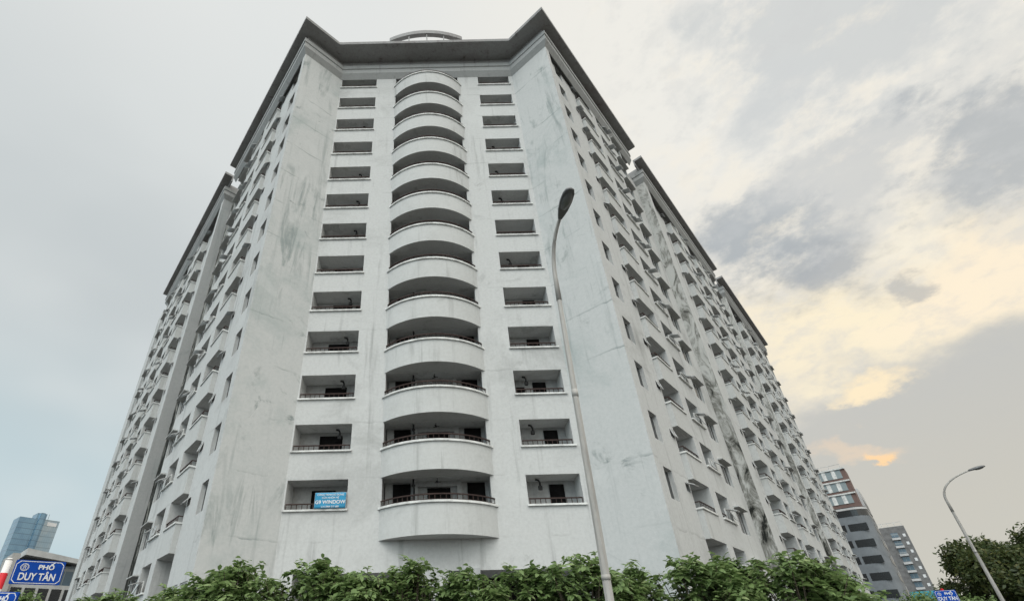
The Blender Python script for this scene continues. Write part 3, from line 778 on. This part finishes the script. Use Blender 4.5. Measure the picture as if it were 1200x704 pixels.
def leafmesh(name, leaves, m, seg=True):
    """leaves: list of (pos, dir, normal, length, width, droop)"""
    V, Fc = [], []
    for p, d, nrm, L, w, dr in leaves:
        sd = d.cross(nrm).normalized(); nn = sd.cross(d).normalized(); i = len(V)
        def at(t, x, z): return p + d * (L * t) + sd * x + nn * z - Vector((0, 0, dr * L * t * t))
        if seg:
            V += [at(0, 0, 0), at(.28, w * .42, .03 * L), at(.28, -w * .42, .03 * L), at(.3, 0, 0), at(.6, w * .5, .03 * L), at(.6, -w * .5, .03 * L), at(.63, 0, -.01 * L), at(1, 0, 0), at(.85, w * .22, .01 * L), at(.85, -w * .22, .01 * L)]
            Fc += [(i, i + 1, i + 3), (i, i + 3, i + 2), (i + 1, i + 4, i + 6, i + 3), (i + 3, i + 6, i + 5, i + 2), (i + 4, i + 8, i + 7, i + 6), (i + 6, i + 7, i + 9, i + 5)]
        else:
            V += [at(0, 0, 0), at(.45, w * .5, .04 * L), at(.45, -w * .5, .04 * L), at(1, 0, 0)]
            Fc += [(i, i + 1, i + 3, i + 2)]
    me = bpy.data.meshes.new(name); me.from_pydata([tuple(v) for v in V], [], Fc); me.materials.append(m)
    for pl in me.polygons: pl.use_smooth = True
    return me
def rv(R): return Vector((R.gauss(0, 1), R.gauss(0, 1), R.gauss(0, 1))).normalized()
def make_shrub(seed, rx, ry, h, leaf_l, tips, per):
    """a leafy street shrub: forking stems, whorls of drooping leaves at the twig ends"""
    R = random.Random(seed); b = bmesh.new(); leaves = []
    tube(b, [(0, 0, -0.1), (0.03, 0.02, h * 0.3), (0.0, 0.05, h * 0.5)], [0.05, 0.04, 0.03], 7)
    lob = [(R.uniform(-rx * .75, rx * .75), R.uniform(-ry * .6, ry * .6), R.uniform(.55, 1.0)) for _ in range(7)]
    for i in range(tips):
        cx, cy, ch = R.choice(lob)
        x = cx + R.gauss(0, rx * .20); y = cy + R.gauss(0, ry * .25)
        top = h * (0.82 + 0.18 * ch) * (1 - 0.20 * (x / rx) ** 2 - 0.16 * (y / ry) ** 2)
        z = top - abs(R.gauss(0, 1)) * h * 0.17 + R.gauss(0, 0.05)
        if z < h * 0.3: z = R.uniform(.3, .9) * top
        tip = Vector((x, y, z))
        if i % 4 == 0:
            base = Vector((x * .25, y * .25, h * R.uniform(.35, .5))); tube(b, [base, (base + tip) / 2 + Vector((0, 0, .05)), tip], [0.014, 0.010, 0.005], 5, False)
        axis = (Vector((x * .25, y * .25, 1)) + rv(R) * .45).normalized()
        a = axis.orthogonal().normalized(); c = axis.cross(a)
        n = per + R.randint(-2, 2); ph = R.uniform(0, 6.28)
        for j in range(n):
            t = ph + 2.4 * j; el = R.uniform(-0.15, 0.55)
            d = ((a * math.cos(t) + c * math.sin(t)) * math.cos(el) + axis * math.sin(el)).normalized()
            L = leaf_l * R.uniform(.65, 1.15)
            leaves.append((tip - axis * R.uniform(0, .12), d, (axis + rv(R) * .25).normalized(), L, L * R.uniform(.42, .58), R.uniform(.15, .55)))
    return mesh('stem', b, BARK), leafmesh('foliage', leaves, LEAF)
SHR = [make_shrub(11 + i, 1.05, 0.75, 3.0, 0.14, 370, 9) for i in range(4)]
def place_shrub(i, x, y, s, rz, label, group):
    e = empty('leafy_shrub', (x, y, 0)); e.rotation_euler = (0, 0, rz); e.scale = (s, s, s * 1.0)
    tag(e, label, 'shrub', group)
    st, fo = SHR[i % 4]; link('stem', st, e); link('foliage', fo, e)
    return e
HG = 'leafy shrubs planted in a row before the white building'
spots = [(-4.2, -15.2, 0.97), (-3.45, -15.5, 1.06), (-2.45, -15.35, 1.08), (-1.4, -15.55, 0.98), (-0.45, -15.4, 1.02), (0.5, -15.6, 0.98), (1.45, -15.4, 1.02), (2.45, -15.55, 1.04), (3.4, -15.4, 0.96), (4.45, -15.5, 1.02), (5.3, -15.3, 1.05), (6.15, -15.5, 1.03), (6.9, -15.2, 0.96), (7.4, -15.0, 0.84)]
labs = ['bushy green shrub at the left end of the row, under the left end wall',
        'leafy green shrub just left of the one below the blue banner',
        'leafy green shrub directly below the light blue banner',
        'leafy green shrub just left of the curved balcony stack',
        'leafy green shrub below the left half of the lowest curved balcony',
        'leafy green shrub below the right half of the lowest curved balcony',
        'leafy green shrub just right of the curved balconies, below the right loggias',
        'leafy green shrub immediately left of the tall front lamp post',
        'leafy green shrub immediately right of the tall front lamp post',
        'leafy green shrub below the outer corner of the right end wall',
        'tallest broad green shrub of the row, below the front of the right wing',
        'third green shrub from the right end of the long row',
        'second green shrub from the right end of the long row',
        'green shrub at the right end of the long row, below the dark office block']
for i, (x, y, s) in enumerate(spots): place_shrub(i, x, y, s, i * 1.7, labs[i], HG)
for i, (x, y, s, lb) in enumerate(((-9.6, -12.6, 1.03, 'low green shrub behind the blue sign boards at the lower left corner'), (-8.5, -12.2, 1.0, 'low green shrub just right of the left street sign'),
                                   (-7.4, -12.5, 1.02, 'low green shrub below the smooth grey pier of the left wing'), (-6.2, -12.4, 1.02, 'low green shrub below the balconies of the left wing nearest its corner'))):
    place_shrub(i + 1, x, y, s, i * 2.1 + .5, lb, 'leafy shrubs behind the left street sign')

def make_tree(name, label, cat, loc, h, crown, seed, nclump, per, leaf_l, m, group=None, trunk_r=0.22):
    """crown: list of (x,y,z,rx,ry,rz) ellipsoids; leaf clumps on and inside them"""
    R = random.Random(seed); e = empty(name, loc); tag(e, label, cat, group)
    b = bmesh.new(); zt = h * 0.42
    tube(b, [(0, 0, -0.2), (0.05, 0, h * .15), (-0.05, 0.1, h * .3), (0.1, 0, zt)], [trunk_r * 1.3, trunk_r, trunk_r * .85, trunk_r * .7], 10)
    leaves = []
    tot = sum(c[3] * c[4] * c[5] for c in crown)
    for cx, cy, cz, rx, ry, rz in crown:
        c = Vector((cx, cy, cz)); tube(b, [(0.1, 0, zt * .9), (c * .5) + Vector((0, 0, zt * .45)), c], [trunk_r * .5, trunk_r * .3, 0.03], 6, False)
        for _ in range(max(4, int(nclump * (rx * ry * rz / tot) ** 0.8))):
            v = rv(R); q = R.uniform(.55, 1.0) ** 0.6
            p = c + Vector((v.x * rx * q, v.y * ry * q, v.z * rz * q))
            ax = (v + Vector((0, 0, .8)) + rv(R) * .5).normalized()
            for j in range(per):
                d = (rv(R) + ax * .35).normalized(); L = leaf_l * R.uniform(.6, 1.2)
                leaves.append((p + rv(R) * leaf_l * R.uniform(.2, 1.7), d, (ax + rv(R) * .5).normalized(), L, L * .5, .2))
    obj('trunk', b, BARK, e)
    link('crown', leafmesh('crown', leaves, m, False), e)
    return e
R = random.Random(5)
cr = []
for i in range(32):
    a = R.uniform(0, 6.28); q = R.uniform(.2, 1) ** .5; x, y = 5.6 * q * math.cos(a), 4.6 * q * math.sin(a)
    z = 5.2 + 2.3 * (1 - q * q) ** .5 * R.uniform(.5, 1) - R.uniform(0, 3.0) * q
    cr.append((x, y, z, R.uniform(1.1, 1.9), R.uniform(1.1, 1.9), R.uniform(.6, 1.0)))
make_tree('broadleaf_tree', 'wide dark green tree with rounded crown at the right edge', 'tree', (39.7, 9.3, 0), 9, cr, 21, 2300, 13, 0.30, LEAFD, None, 0.3)
for i, (x, y, h) in enumerate(((30.2, 8.9, 3.7), (31.6, 7.8, 3.6), (28.0, 9.6, 3.6))):
    cr = [(R.uniform(-1, 1), R.uniform(-1, 1), h * .62 + R.uniform(0, h * .25), R.uniform(.8, 1.2), R.uniform(.8, 1.2), R.uniform(.5, .9)) for _ in range(8)]
    make_tree('street_tree', ('small green tree just left of the right street sign', 'low green tree behind the right street sign', 'small green tree between the shrub row and the right street sign')[i], 'tree', (x, y, 0), h, cr, 40 + i, 260, 11, 0.24, LEAF, 'small trees far down the road', 0.12)

# ------------------------------------------------------------------ background buildings
def box_at(name, m, parent, x0, x1, y0, y1, z0, z1):
    b = bmesh.new(); bx(b, x0, x1, y0, y1, z0, z1); return obj(name, b, m, parent)
def curtain(name, c1, c2, line, sx, sz, rough=0.12, metal=0.0):
    """curtain wall: glass with floor and mullion lines laid out in object space"""
    g = G(name, rough, 0.8); g.b.inputs['Metallic'].default_value = metal
    tcx = g.n('ShaderNodeTexCoord'); sp = g.n('ShaderNodeSeparateXYZ'); g.l(tcx.outputs['Object'], sp.inputs[0])
    hx = g.math('ADD', sp.outputs[0], sp.outputs[1])
    fx = g.math('FRACT', g.math('DIVIDE', hx, sx), 0); fz = g.math('FRACT', g.math('DIVIDE', sp.outputs[2], sz), 0)
    ln = g.math('MAXIMUM', g.rng(fx, 0.06, 0.09, 1, 0), g.rng(fz, 0.10, 0.14, 1, 0))
    n = g.rng(g.noise(tcx.outputs['Object'], 0.06, 3), 0.35, 0.65)
    g.col(g.mix(g.math('MULTIPLY', ln, 0.6), g.mix(n, c1, c2), line)); return g.m
def orient(e, rz): e.rotation_euler = (0, 0, rz)
# glass tower far left
GT = empty('glass_tower', (-282.0, 314.0, 0)); orient(GT, rad(52)); GT.scale = (0.62, 0.8, 1.0)
tag(GT, 'tall blue glass office tower far behind the left street sign', 'building')
TG = curtain('tower_glass', (0.10, 0.20, 0.30), (0.15, 0.27, 0.37), (0.05, 0.09, 0.14), 1.6, 3.6, 0.2, 0.3)
TG2 = curtain('tower_glass_light', (0.22, 0.31, 0.38), (0.30, 0.36, 0.40), (0.12, 0.16, 0.19), 2.0, 3.6, 0.18, 0.5)
box_at('wing', TG, GT, -17.5, -3.0, -9, 9, -0.2, 86.5)
bm = bmesh.new(); bx(bm, -2.99, 6.0, -11, 8, -0.2, 90.5)
bmesh.ops.bevel(bm, geom=[e for e in bm.edges if abs(e.verts[0].co.z - e.verts[1].co.z) > 50], offset=2.5, segments=5, affect='EDGES')
obj('core', bm, TG, GT)
box_at('wing', TG2, GT, 6.01, 20.0, -8.0, 9, -0.2, 87.0)
box_at('roof_sign', WHITE, GT, 9.0, 18.0, -8.3, -8.02, 83.0, 85.4)
bm = bmesh.new(); tube(bm, [(10.5, 0, 87), (10.5, 0, 92)], 0.15, 6); obj('antenna', bm, PIPE, GT)
# white office with a curved roof, left
WO = empty('curved_office', (-117.2, 136.0, 0)); orient(WO, rad(47)); WO.scale = (1.9, 1.9, 1.9); tag(WO, 'pale office building with a round drum roof behind the left street sign', 'building')
WP = plain('office_render', (0.42, 0.43, 0.43), 0.8, 0.2, 0, 0.25, 0.5)
WG = curtain('office_glass', (0.05, 0.09, 0.12), (0.09, 0.13, 0.17), (0.30, 0.31, 0.31), 1.2, 3.4, 0.2)
box_at('wall', WP, WO, -7.0, 11.0, 0, 12, -0.2, 11.4)
for i in range(10):
    for z0, z1 in ((8.6, 10.8), (5.2, 7.2)): x = -6.6 + 1.75 * i; box_at('window', GLASS, WO, x, x + 1.35, -0.06, -0.002, z0, z1)
bm = bmesh.new()
n = 24
for z0, z1, rr_ in ((11.41, 14.8, 4.6), (14.81, 15.3, 5.0)):
    vv = [[bm.verts.new((4.5 + rr_ * math.cos(2 * PI * i / n), 4 + rr_ * math.sin(2 * PI * i / n), z)) for i in range(n)] for z in (z0, z1)]
    for i in range(n): bm.faces.new((vv[0][i], vv[0][(i + 1) % n], vv[1][(i + 1) % n], vv[1][i]))
    bm.faces.new(vv[0]); bm.faces.new(vv[1])
obj('drum', bm, WP, WO)
bm = bmesh.new()      # big sloping canopy roof
v = [bm.verts.new(p) for p in ((-6.5, -1.2, 15.4), (3.0, -1.2, 14.5), (3.0, 9, 14.5), (-6.5, 9, 15.4), (-6.5, -1.2, 16.4), (3.0, -1.2, 15.1), (3.0, 9, 15.1), (-6.5, 9, 16.4))]
for q in ((0, 1, 2, 3), (4, 5, 6, 7), (0, 1, 5, 4), (1, 2, 6, 5), (2, 3, 7, 6), (3, 0, 4, 7)): bm.faces.new([v[i] for i in q])
obj('canopy_roof', bm, WP, WO)
box_at('glass_front', WG, WO, -6.2, 1.2, 0.3, 8, 11.41, 14.3)
box_at('stair_tower', plain('office_stone', (0.38, 0.38, 0.37), 0.8, 0.2, 0, 0.25, 0.5), WO, -8.0, -7.01, -0.6, 8, -0.2, 15.6)

# dark office with a brown top, right, standing along the same street direction as the right wing
r, n, _, _ = FR[1]
DO = empty('dark_office', (86.2, 72.8, 0)); DO.matrix_world = Matrix(((r.y, r.x, 0, 86.2), (-r.x, r.y, 0, 72.8), (0, 0, 1, 0), (0, 0, 0, 1)))
tag(DO, 'dark grey office block with rounded corner and brown upper floors', 'building')
# local x: along the street front to the right (towards the road), y: along the wing direction away from the viewer
DG = plain('dark_cladding', (0.17, 0.188, 0.205), 0.6, 0.4, 0, 0.2, 0.5)
BR = plain('brown_cladding', (0.16, 0.105, 0.092), 0.7, 0.3, 0, 0.25, 0.6)
LG = plain('light_cladding', (0.48, 0.48, 0.48), 0.7, 0.3, 0, 0.2, 0.4)
def roundbox(bm, x0, x1, y0, y1, z0, z1, rr_, nseg=8):
    pts = [(x0, y0)] + [(x1 - rr_ + rr_ * math.sin(a), y0 + rr_ - rr_ * math.cos(a)) for a in [PI / 2 * i / nseg for i in range(nseg + 1)]] + [(x1, y1), (x0, y1)]
    lo = [bm.verts.new((x, y, z0)) for x, y in pts]; hi_ = [bm.verts.new((x, y, z1)) for x, y in pts]
    bm.faces.new(lo); bm.faces.new(hi_)
    for i in range(len(pts)): bm.faces.new((lo[i], lo[(i + 1) % len(pts)], hi_[(i + 1) % len(pts)], hi_[i]))
bm = bmesh.new(); roundbox(bm, -26, 0, 0, 12, -0.2, 24.6, 2.5); obj('wall', bm, DG, DO)
bm = bmesh.new(); roundbox(bm, -26, 0.12, -0.12, 12, 24.601, 25.0, 2.62); obj('ledge', bm, LG, DO)
for k in range(8):
    z = 2.2 + 3.05 * k; bm = bmesh.new()
    if k == 7: roundbox(bm, -26, 0.03, -0.03, 11, z - 0.2, z + 1.6, 2.53); obj('window', bm, GLASS, DO)
    else:
        bm.free()
        for q in ((-3.9, -0.9, -0.05, 0.3), (-7.4, -4.4, -0.05, 0.3), (-14, -8, -0.05, 0.3), (-1.0, 0.05, 3.2, 7.2), (-1.0, 0.05, 7.8, 11.5)): box_at('window', GLASS, DO, *q, z, z + 1.35)
bm = bmesh.new(); bx(bm, -24, -0.5, 0.8, 6.0, 25.001, 33.2); obj('upper_storeys', bm, BR, DO)
PGL = glass('pale_glass', (0.30, 0.36, 0.38), 0.15, 0.7, 0.3)
for k in range(3):
    bm = bmesh.new(); bx(bm, -14, -1.3, 0.72, 0.799, 26.0 + 2.6 * k, 27.8 + 2.6 * k)
    f_ = obj('window', bm, PGL, DO)
    for x in (-2.6, -4.3, -6.0, -7.7, -9.4): box_at('blind', SILL, f_, x - 0.35, x + 0.35, 0.66, 0.719, 26.0 + 2.6 * k, 27.8 + 2.6 * k)
    box_at('ledge', SILL, f_, -14, -0.4, 0.5, 0.719, 27.82 + 2.6 * k, 28.1 + 2.6 * k)
bm = bmesh.new(); fr(bm, -14, -1.0, 33.201, 34.2, 0.9, 0.96, 0.08, (-11, -9, -7, -5, -3)); obj('roof_railing', bm, FRAME, DO)
# long light block behind it on the same street line
GB = empty('long_grey_block', DO.location); GB.matrix_world = DO.matrix_world.copy()
tag(GB, 'long grey office wing with rows of pale windows behind the brown storeys', 'building')
bm = bmesh.new(); bx(bm, -20, -0.3, 12.2, 23, -0.2, 31.0); obj('wall', bm, LG, GB)
for k in range(9):
    for j in range(5): box_at('window', GLASS, GB, -0.4, -0.26, 12.8 + 2.0 * j, 14.2 + 2.0 * j, 2.2 + 3.1 * k, 4.0 + 3.1 * k)
bm = bmesh.new(); bx(bm, -6, -2.5, 13, 17, 31.001, 33.0); obj('roof_room', bm, FRAME, GB)
# grey tower with netting
GY = empty('grey_tower', (136.9 * 1.35, (121.0 + 24.6) * 1.35 - 24.6, 0)); orient(GY, rad(-42))
tag(GY, 'narrow grey tower wrapped in teal netting at its foot, beyond the offices', 'building')
GC = plain('grey_brick', (0.17, 0.168, 0.168), 0.8, 0.2, 0, 0.3, 0.8)
box_at('wall', GC, GY, -16, 0.6, 0, 12, -0.2, 40.6)
for k in range(9): box_at('window', WHITE, GY, -0.9, -0.1, -0.1, -0.002, 12.5 + 3.0 * k, 13.6 + 3.0 * k)
for k in range(8):
    box_at('balcony', LG, GY, -4.6, -2.0, -0.9, -0.002, 14.5 + 3.0 * k, 15.3 + 3.0 * k); box_at('glazing', WG, GY, -4.4, -2.2, -0.1, -0.002, 15.5 + 3.0 * k, 17.2 + 3.0 * k)
bm = bmesh.new(); fr(bm, -10, 0.2, 40.61, 42.2, 0.4, 0.5, 0.12, (-8, -6, -4, -2)); obj('roof_railing', bm, FRAME, GY)
bm = bmesh.new()
nx, nz = 20, 10
gr = [[bm.verts.new((-7 + 7.9 * i / nx, -1.1 + 0.14 * math.sin(i * 1.3 + j), -0.1 + 17.0 * j / nz)) for i in range(nx + 1)] for j in range(nz + 1)]
for j in range(nz):
    for i in range(nx): bm.faces.new((gr[j][i], gr[j][i + 1], gr[j + 1][i + 1], gr[j + 1][i])).smooth = True
o = obj('safety_netting', bm, plain('teal_net', (0.05, 0.22, 0.27), 0.9, 0.1, 0, 0.3, 0.6), GY); md = o.modifiers.new('t', 'SOLIDIFY'); md.thickness = 0.05
